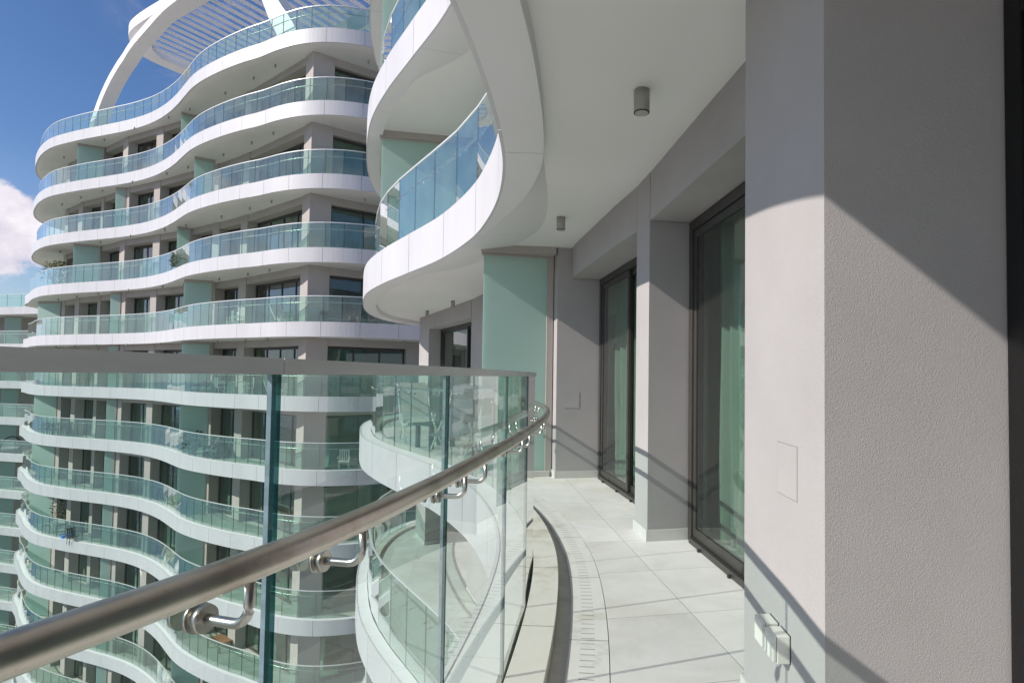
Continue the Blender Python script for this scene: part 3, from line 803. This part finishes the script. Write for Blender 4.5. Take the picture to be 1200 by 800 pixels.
# ---- roof pergola
def qv(p, t, o, z): e = Vector((.859, -.512)); b = Vector((.512, .859)); return (p[0]+e.x*t+b.x*o, p[1]+e.y*t+b.y*o, z)
perg = empty('rooftop_pergola', (-20, 32, 16.1), 'white arched pergola with slatted canopy on the roof terrace of the far tower', 'pergola')
PI_ = Matrix.Translation((20, -32, -16.1))
def PG(name, bm, m='pergola_white'):
    o = obj(name, bm, m); o.parent = perg; o.matrix_parent_inverse = PI_; return o
PB = (-29.0, 35.2)
def arch(bm, path, w, h0):
    """curved box beam: path = (t, offset, z, depth)"""
    rings = []
    for i, (t, o, z, h) in enumerate(path):
        a = path[max(0, i-1)]; b = path[min(len(path)-1, i+1)]
        dt, dzz = b[0]-a[0], b[2]-a[2]; l = math.hypot(dt, dzz); nt_, nz = -dzz/l, dt/l
        rings.append([bm.verts.new(qv(PB, t+nt_*h/2*s1, o+s2*w/2, z+nz*h/2*s1)) for s1, s2 in ((-1, -1), (-1, 1), (1, 1), (1, -1))])
    for a, b in zip(rings, rings[1:]):
        for k in range(4): bm.faces.new((a[k], a[(k+1) % 4], b[(k+1) % 4], b[k]))
    bm.faces.new(rings[0][::-1]); bm.faces.new(rings[-1]); bmesh.ops.recalc_face_normals(bm, faces=bm.faces[:])
def smooth_path(ctrl, n=40):
    cv = Curve([(c[0], c[2]) for c in ctrl], 1, .2); out = []
    ts = [c[0] for c in ctrl]
    for i in range(n+1):
        p = cv.at(cv.L*i/n)[0]
        for k in range(len(ctrl)-1):
            if ts[k] <= p.x <= ts[k+1]+1e-6 or k == len(ctrl)-2:
                f = (p.x-ts[k])/(ts[k+1]-ts[k]); break
        out.append((p.x, ctrl[k][1]*(1-f)+ctrl[k+1][1]*f, p.y, ctrl[k][3]*(1-f)+ctrl[k+1][3]*f))
    return out
bm = bmesh.new()
arch(bm, smooth_path([(-2.3, .8, 15.95, .6), (-1.6, .8, 16.95, .56), (-.7, .8, 18.1, .52), (.36, .8, 19.05, .5), (1.27, .8, 19.63, .48), (2.3, .8, 20.12, .46), (3.9, .6, 20.45, .46), (5.4, .5, 20.7, .46), (8.0, .4, 21.2, .46), (11, .4, 21.36, .46), (14.5, .7, 20.9, .5), (16.2, .9, 19.9, .7), (17.4, .9, 18.2, .95), (18.2, .9, 17.15, 1.1), (18.95, .9, 15.95, 1.2)]), .72, .6)
PG('arch', bm)
bm = bmesh.new()
lp = [(-.4, 15.8), (.5, 16.75), (1.86, 18.05), (3.4, 19.2), (5.4, 20.3), (8, 21.0)]
prev = None
for k, z in lp:
    c = Vector((-10.5+.8*k, 25.5+.6*k, z)); u = Vector((-.45, -.35, .55)).normalized()*.28; v = Vector((-.6, .8, 0))*.3
    ring_ = [bm.verts.new(c+u*a1+v*a2) for a1, a2 in ((-1, -1), (-1, 1), (1, 1), (1, -1))]
    if prev:
        for i in range(4): bm.faces.new((prev[i], prev[(i+1) % 4], ring_[(i+1) % 4], ring_[i]))
    else: bm.faces.new(ring_)
    prev = ring_
bm.faces.new(prev[::-1]); bmesh.ops.recalc_face_normals(bm, faces=bm.faces[:])
PG('arch', bm)
# flat rim with a rounded front-left corner, then slats running back from it
ZR = 21.15
bm = bmesh.new()
rim_o = Curve([(20.5, .1), (9, .1), (4.6, .1), (3.3, .3), (2.3, .85), (1.55, 1.5), (1.2, 2.3), (1.15, 5), (1.5, 7.6), (2.6, 8.7), (5, 9), (20.5, 9)], 1)
rim_i = [(20.5, 8.2), (5.2, 8.2), (3.2, 7.9), (2.4, 7.2), (2.05, 5), (2.05, 2.6), (2.6, 1.9), (3.6, 1.3), (4.8, 1.0), (20.5, 1.0)]
ring = [qv(PB, p.x, p.y, 0)[:2] for p in rim_o.pts(0, rim_o.L, 0, .5)]+[qv(PB, t, o, 0)[:2] for t, o in rim_i]
prism(bm, ring, ZR, ZR+.6)
PG('canopy_rim', bm)
for i in range(27):
    t = 2.75+i*.66; o0 = 1.01 if t > 4.8 else (1.01+(4.8-t)*.42); o1 = 8.19 if t > 5.2 else 7.3
    bm = bmesh.new(); pts = [qv(PB, t-.06, o0, 0)[:2], qv(PB, t+.06, o0, 0)[:2], qv(PB, t+.06, o1, 0)[:2], qv(PB, t-.06, o1, 0)[:2]]
    prism(bm, pts, ZR+.12, ZR+.27); PG('slat', bm)
for t in (9, 16):
    bm = bmesh.new(); pts = [qv(PB, t-.2, 8.4, 0)[:2], qv(PB, t+.2, 8.4, 0)[:2], qv(PB, t+.2, 8.8, 0)[:2], qv(PB, t-.2, 8.8, 0)[:2]]
    prism(bm, pts, 16.06, ZR-.003); PG('post', bm)

# ================================================================== balcony furniture
def chair(loc, rz, label, m='white_plastic', name='chair'):
    r = empty(name, loc, label, 'chair', rz=rz)
    bm = bmesh.new(); box(bm, (0, 0, .44), (.46, .46, .045), 0, 0, .012); obj('seat', bm, m, r)
    bm = bmesh.new()
    for i in range(5): box(bm, (-.18+.09*i, .235+.0, .68), (.055, .022, .42), 0, 0, .006)
    box(bm, (0, .237, .91), (.46, .03, .06), 0, 0, .008); obj('backrest', bm, m, r)
    for sx in (-1, 1):
        for sy in (-1, 1):
            bm = bmesh.new(); cyl(bm, (sx*.2, sy*.2, 0), (sx*.19, sy*.19, .42), .018, .018, 8); obj('leg', bm, m, r)
    for sx in (-1, 1):
        bm = bmesh.new(); tube(bm, [(sx*.235, -.2, .45), (sx*.235, -.2, .64), (sx*.235, 0, .66), (sx*.235, .23, .66)], .015, 8); obj('armrest', bm, m, r)
    return r
def deck_chair(loc, rz, label, m='cushion'):
    r = empty('deck_chair', loc, label, 'deck chair', rz=rz)
    bm = bmesh.new()
    pts = [(-.1, .30), (.25, .27), (.5, .36), (.72, .66), (.93, 1.02)]
    for (x0, z0), (x1, z1) in zip(pts, pts[1:]):
        prism_pts = [(x0, z0), (x1, z1)]
        v = [bm.verts.new((x, y, z+dz)) for x, z in prism_pts for y in (-.26, .26) for dz in (0, .06)]
        for f in ((0, 1, 3, 2), (4, 6, 7, 5), (0, 4, 5, 1), (2, 3, 7, 6), (1, 5, 7, 3), (0, 2, 6, 4)): bm.faces.new([v[i] for i in f])
    obj('cushion', bm, m, r)
    for sy in (-1, 1):
        bm = bmesh.new(); tube(bm, [(-.15, sy*.29, .30), (.5, sy*.29, .34), (.95, sy*.29, 1.06)], .018, 8)
        tube(bm, [(-.1, sy*.29, 0), (.45, sy*.29, .5)], .016, 8); tube(bm, [(.55, sy*.29, 0), (.1, sy*.29, .5)], .016, 8); obj('side_frame', bm, 'white_plastic', r)
    return r
def table(loc, rz, label, size=(1.5, .85), m='wood', h=.74):
    r = empty('table', loc, label, 'table', rz=rz)
    bm = bmesh.new(); box(bm, (0, 0, h-.02), (size[0], size[1], .04), 0, 0, .01); obj('tabletop', bm, m, r)
    for sx in (-1, 1):
        for sy in (-1, 1):
            bm = bmesh.new(); box(bm, (sx*(size[0]/2-.07), sy*(size[1]/2-.07), (h-.04)/2), (.06, .06, h-.04)); obj('leg', bm, m, r)
    return r
def sofa(loc, rz, label, w=1.7, m='wicker', c='greycushion'):
    r = empty('sofa', loc, label, 'sofa', rz=rz)
    bm = bmesh.new(); box(bm, (0, 0, .17), (w, .78, .26), 0, 0, .03); obj('base', bm, m, r)
    bm = bmesh.new(); box(bm, (0, .33, .52), (w, .13, .44), 0, 0, .04); obj('backrest', bm, m, r)
    for s in (-1, 1):
        bm = bmesh.new(); box(bm, (s*(w/2-.07), -.04, .43), (.14, .62, .26), 0, 0, .03); obj('armrest', bm, m, r)
        bm = bmesh.new(); box(bm, (s*(w/4-.07), -.05, .36), (w/2-.16, .6, .12), 0, 0, .04); obj('cushion', bm, c, r)
    return r
def plant(loc, label, h=1.1, m='leaf', n=150, pot=True, rad=.42):
    r = empty('potted_plant', loc, label, 'plant'); rnd = random.Random(int(abs(loc[0]*31+loc[2]*17)*10))
    bm = bmesh.new(); cyl(bm, (0, 0, 0), (0, 0, .38), .15, .2, 18); obj('pot', bm, 'terracotta', r)
    bm = bmesh.new()
    for i in range(9):
        a = rnd.uniform(0, 6.28); q = rnd.uniform(.1, rad*.7)
        cyl(bm, (0, 0, .36), (q*math.cos(a), q*math.sin(a), rnd.uniform(.6, h*.92)), .012, .005, 6)
    obj('stem', bm, 'wood', r)
    bm = bmesh.new()
    for i in range(n):
        a = rnd.uniform(0, 6.28); q = rad*math.sqrt(rnd.random()); z = .42+(h-.42)*rnd.random()**.8
        q *= (1-.5*abs((z-.42)/(h-.42)-.5)*1.2)
        c = Vector((q*math.cos(a), q*math.sin(a), z)); d = Vector((math.cos(a), math.sin(a), rnd.uniform(-.5, .9))).normalized(); sd = d.cross(Vector((rnd.random(), rnd.random(), 1))).normalized()
        l, w = rnd.uniform(.12, .26), rnd.uniform(.03, .06)
        v = [bm.verts.new(c), bm.verts.new(c+d*l*.5+sd*w), bm.verts.new(c+d*l), bm.verts.new(c+d*l*.5-sd*w)]; bm.faces.new(v)
    obj('foliage', bm, m, r); return r
def fz(n): return zn(n)+FZ-.19
exec_furniture = True
deck_chair((-18.3, 29.35, fz(-1)), .4, 'white reclining deck chair beside a potted plant on the tower')
plant((-18.75, 29.55, fz(-1)), 'bushy plant in a grey pot beside the white reclining deck chair', 1.25, 'leaf', 260, rad=.5)
sofa((-17.5, 29.6, fz(-1)), -.55, 'dark wicker sofa low behind the white deck chair', 1.3)
table((-33.7, 38.75, fz(-1)), -.6, 'dark dining table ringed by dark chairs at the left end of the tower', (1.9, .9), 'wicker')
for i, (x, y, rz) in enumerate([(-34.4, 38.6, 2.2), (-33.7, 38.1, 2.6), (-33.0, 37.7, 2.6), (-33.3, 39.1, -.6), (-32.5, 38.2, -1.6)]):
    chair((x, y, fz(-1)), rz, 'dark chair set round the dark dining table at the left end of the tower', 'wicker')['group'] = 'dark dining chairs'
chair((-9.6, 25.7, fz(-1)), .3, 'single white chair behind the glass at the right end of the row below the channel')
sofa((-18.1, 29.6, fz(0)), -.55, 'dark sofa behind the row of glass just under the grey channel', 2.3)
chair((-16.8, 28.6, fz(0)), 2.4, 'white chair left of the small round table under the grey channel')
chair((-14.9, 27.5, fz(0)), -1.0, 'white chair right of the small round table under the grey channel')
table((-15.6, 28.0, fz(0)), .3, 'small white table between two white chairs under the grey channel', (.7, .7), 'white_plastic')
deck_chair((-12.7, 26.1, fz(0)), 2.6, 'white deck chair behind the glass, just left of the corner column under the grey channel')
chair((-15.7, 27.9, fz(1)), 2.3, 'white chair on the balcony row above the grey channel, left of the column')
chair((-16.2, 28.35, fz(1)), -.8, 'white chair turned to the wall on the balcony row above the grey channel')
deck_chair((-12.3, 25.9, fz(1)), 2.7, 'folded white deck chair leaning by the corner column above the grey channel')
sofa((-10.1, 25.75, fz(1)), .6, 'grey sofa in front of the dark window right of the corner column', 1.3)
sofa((-8.9, 26.2, fz(1)), .5, 'grey armchair at the right of the sofa near the curved slab tip', .9)
plant((-34.2, 38.85, fz(2)), 'taller yellow green bush above the railing at the left end of the tower', 2.0, 'leafy', 420, rad=.75)
plant((-33.3, 38.3, fz(2)), 'smaller yellow green bush beside the frosted screen at the left end of the tower', 1.95, 'leafy', 300, rad=.6)
plant((-20.9, 31.35, fz(2)), 'dark potted plant behind the wavy glass, left of a frosted screen', 1.1, 'leaf', 200)
table((-32.7, 37.9, fz(-3)), -.55, 'pale table crowded with things, left end of the third row below the channel', (1.4, .8), 'cushion')
plant((-33.4, 38.9, fz(-3)), 'tall dark plant by the wall behind the crowded pale table', 1.9, 'leaf', 220)
chair((-33.6, 38.2, fz(-3)), 2.4, 'pale chair at the left of the crowded pale table', 'cushion')
chair((-31.7, 37.2, fz(-3)), -1.2, 'white chair at the right of the crowded pale table', 'white_plastic')
tb = empty('wash_tub', (-30.7, 36.5, fz(-3)), 'round blue plastic tub on the floor behind the glass of the third row', 'tub')
bm = bmesh.new(); cyl(bm, (0, 0, 0), (0, 0, .34), .27, .36, 28); cyl(bm, (0, 0, .33), (0, 0, .37), .39, .39, 28); obj('basin', bm, 'bluepl', tb)
bm = bmesh.new()
for s in (-1, 1): tube(bm, [(s*.38, -.1, .34), (s*.46, -.08, .36), (s*.46, .08, .36), (s*.38, .1, .34)], .018, 8)
obj('handle', bm, 'bluepl', tb)
chair((-29.8, 35.75, fz(-3)), 1.0, 'dark chair by the second frosted screen, two rows under the dining set', 'wicker')
table((-16.9, 29.3, fz(-4)), -.55, 'brown wooden table against the wall, seen just right of the nearest rail bracket', (1.2, .7), 'wood', .45)
deck_chair((-48.0, 51.1, fz(-1)), .3, 'dark deck chair at the far left edge of the picture, beside the frosted screen', 'greycushion')
# round day bed with a hood
deck_chair((-2.65, 10.9, .001), 2.0, 'white deck chair on the near wing, farther along the balcony beyond the frosted screen', 'cushion')
deck_chair((-1.75, 9.0, .001), 1.4, 'grey deck chair just beyond the frosted screen, seen through the near glass', 'greycushion')
table((-2.2, 10.1, .001), .9, 'low dark table between two deck chairs beyond the frosted screen', (.6, .5), 'wicker', .42)
db = empty('day_bed', (-49.2, 51.9, fz(-2)), 'dark wicker day bed with a round arched hood at the far left edge', 'day bed')
bm = bmesh.new(); cyl(bm, (0, 0, .05), (0, 0, .35), .85, .9, 28); obj('base', bm, 'wicker', db)
bm = bmesh.new(); cyl(bm, (0, 0, .351), (0, 0, .5), .82, .8, 28); obj('cushion', bm, 'cushion', db)
bm = bmesh.new()
for k in range(6):
    a = .25+k*.2; tube(bm, [(.9*math.cos(t), .9*math.sin(t)*math.cos(a), .4+1.1*math.sin(t)*math.sin(a)) for t in [math.pi*i/16 for i in range(17)]], .05, 8)
obj('hood', bm, 'wicker', db)

# ================================================================== ground
bm = bmesh.new(); bmesh.ops.create_grid(bm, x_segments=8, y_segments=8, size=3000); bmesh.ops.translate(bm, verts=bm.verts[:], vec=(0, 0, -48))
tag(obj('ground', bm, 'ground'), 'dry earth ground far below the balconies', 'ground', kind='structure')

M['sea'] = pbr('sea_water', (.03, .075, .10), .22, var=.2, vscale=.01, bump=.3, bscale=.5)
bm = bmesh.new(); prism(bm, [(-130, 3000), (-130, -170), (3000, -170), (3000, -3000), (-3000, -3000), (-3000, 3000)], -47.9, -47.8)
tag(obj('sea', bm, 'sea'), 'open blue sea beyond the shore', 'sea', kind='structure')  # out of view, added so the tower's glass reflects blue

# ================================================================== light and sky
Ldir = Vector((1.0, .36, -.68)).normalized()
sun = bpy.data.lights.new('sun', 'SUN'); sun.energy = 4.1; sun.angle = math.radians(.53); sun.color = (1.0, .935, .865)
so = link(bpy.data.objects.new('sun', sun)); so.rotation_euler = Ldir.to_track_quat('-Z', 'Y').to_euler(); so.location = (-20, -10, 20)
w = bpy.data.worlds.new('World'); sc.world = w; w.use_nodes = True; nt = w.node_tree; nt.nodes.clear()
out = nt.nodes.new('ShaderNodeOutputWorld'); bg = nt.nodes.new('ShaderNodeBackground'); bg.inputs['Strength'].default_value = .085
sky = nt.nodes.new('ShaderNodeTexSky'); sky.sky_type = 'NISHITA'; sky.sun_disc = False
sky.sun_elevation = math.asin(-Ldir.z); sky.sun_rotation = math.atan2(-Ldir.x, -Ldir.y); sky.altitude = 50; sky.air_density = 1.0; sky.dust_density = .25; sky.ozone_density = 4.0
tc = nt.nodes.new('ShaderNodeTexCoord')
def dirmask(d, inner, outer):
    dp = N(nt, 'ShaderNodeVectorMath', _operation='DOT_PRODUCT'); nt.links.new(tc.outputs['Generated'], dp.inputs[0]); dp.inputs[1].default_value = Vector(d).normalized()
    mr = N(nt, 'ShaderNodeMapRange', _interpolation_type='SMOOTHSTEP'); mr.inputs[1].default_value = math.cos(math.radians(outer)); mr.inputs[2].default_value = math.cos(math.radians(inner))
    nt.links.new(dp.outputs['Value'], mr.inputs[0]); return mr.outputs[0]
def mth(op, a, b):
    n_ = N(nt, 'ShaderNodeMath', _operation=op, _use_clamp=True)
    for i, x in enumerate((a, b)):
        if isinstance(x, (int, float)): n_.inputs[i].default_value = x
        else: nt.links.new(x, n_.inputs[i])
    return n_.outputs[0]
def wnoise(scale, st, det=8, rough=.6, dist=0.0):
    mp = N(nt, 'ShaderNodeMapping'); mp.inputs['Scale'].default_value = st; nt.links.new(tc.outputs['Generated'], mp.inputs[0])
    n_ = N(nt, 'ShaderNodeTexNoise', Scale=scale, Detail=float(det), Roughness=rough, Distortion=dist); nt.links.new(mp.outputs[0], n_.inputs['Vector']); return n_.outputs['Fac']
n1 = wnoise(17, (1, 1, 1.25), 9, .58)
def thr(src, a, b):
    mr = N(nt, 'ShaderNodeMapRange', _interpolation_type='SMOOTHSTEP'); mr.inputs[1].default_value = a; mr.inputs[2].default_value = b; nt.links.new(src, mr.inputs[0]); return mr.outputs[0]
# cumulus at the left edge: mask plus noise gives an uneven outline
c1 = mth('ADD', mth('MULTIPLY', dirmask((-.985, 1, .240), 0, 4.9), .55), mth('MULTIPLY', n1, .85))
cl1 = mth('MULTIPLY', thr(c1, .66, .82), thr(dirmask((-.985, 1, .240), 0, 4.9), .02, .25))
# thin wisps higher up
n2 = wnoise(7, (1.0, 1.0, 2.6), 8, .65, .6)
cl2 = mth('MULTIPLY', mth('MULTIPLY', thr(n2, .42, .72), dirmask((-.50, 1, .66), 3, 13)), .55)
n3 = wnoise(4, (1.0, 1.0, 3.0), 8, .6, .4)
cl3 = mth('MULTIPLY', thr(n3, .38, .66), .8)
low = mth('MULTIPLY', dirmask((-1, 1, 0.06), 0, 15), .10)
cm = mth('MAXIMUM', mth('MAXIMUM', cl1, cl2), mth('MAXIMUM', mth('MULTIPLY', cl3, dirmask((-.7, -1, .4), 30, 95)), low))
cc = ramp(nt, n1, [(.35, (7.0, 6.6, 7.8)), (.6, (9.8, 9.3, 9.9))])
mix = N(nt, 'ShaderNodeMix', _data_type='RGBA'); nt.links.new(cm, mix.inputs[0])
hs = N(nt, 'ShaderNodeHueSaturation', Hue=.508, Saturation=1.12, Value=1.16); nt.links.new(sky.outputs[0], hs.inputs['Color'])
nt.links.new(hs.outputs[0], mix.inputs[6]); nt.links.new(cc, mix.inputs[7])
sz = N(nt, 'ShaderNodeSeparateXYZ'); nt.links.new(tc.outputs['Generated'], sz.inputs[0])
ab = N(nt, 'ShaderNodeMath', _operation='ABSOLUTE'); nt.links.new(sz.outputs[2], ab.inputs[0])
hz = N(nt, 'ShaderNodeMapRange', _interpolation_type='SMOOTHSTEP'); hz.inputs[1].default_value = .16; hz.inputs[2].default_value = .0; hz.inputs[4].default_value = .8
nt.links.new(ab.outputs[0], hz.inputs[0])
mix2 = N(nt, 'ShaderNodeMix', _data_type='RGBA'); nt.links.new(hz.outputs[0], mix2.inputs[0]); nt.links.new(mix.outputs[2], mix2.inputs[6]); mix2.inputs[7].default_value = (4.4, 5.5, 6.9, 1)
nt.links.new(mix2.outputs[2], bg.inputs[0]); nt.links.new(bg.outputs[0], out.inputs[0])

# ================================================================== camera
F_, p_, r_ = 680.0, .0327, .0127
Fv = Vector((0, math.cos(p_), math.sin(p_))); U0 = Vector((0, -math.sin(p_), math.cos(p_))); R0 = Vector((1, 0, 0))
Rv = R0*math.cos(r_)+U0*math.sin(r_); Uv = -R0*math.sin(r_)+U0*math.cos(r_)
cam = bpy.data.cameras.new('camera'); co = link(bpy.data.objects.new('camera', cam))
co.matrix_world = Matrix(((Rv.x, Uv.x, -Fv.x, 0), (Rv.y, Uv.y, -Fv.y, 0), (Rv.z, Uv.z, -Fv.z, EYE), (0, 0, 0, 1)))
cam.sensor_width = 36; cam.lens = F_/1200*36; cam.shift_x = (600-660)/1200; cam.shift_y = (418.5-400)/1200
cam.clip_start = .05; cam.clip_end = 6000
sc.camera = co
sc.view_settings.view_transform = 'Standard'; sc.view_settings.look = 'None'; sc.view_settings.exposure = .23; sc.view_settings.gamma = 1
try:
    sc.cycles.transparent_max_bounces = 40; sc.cycles.max_bounces = 10; sc.cycles.diffuse_bounces = 4; sc.cycles.glossy_bounces = 5
    sc.cycles.sample_clamp_indirect = 6
except Exception: pass
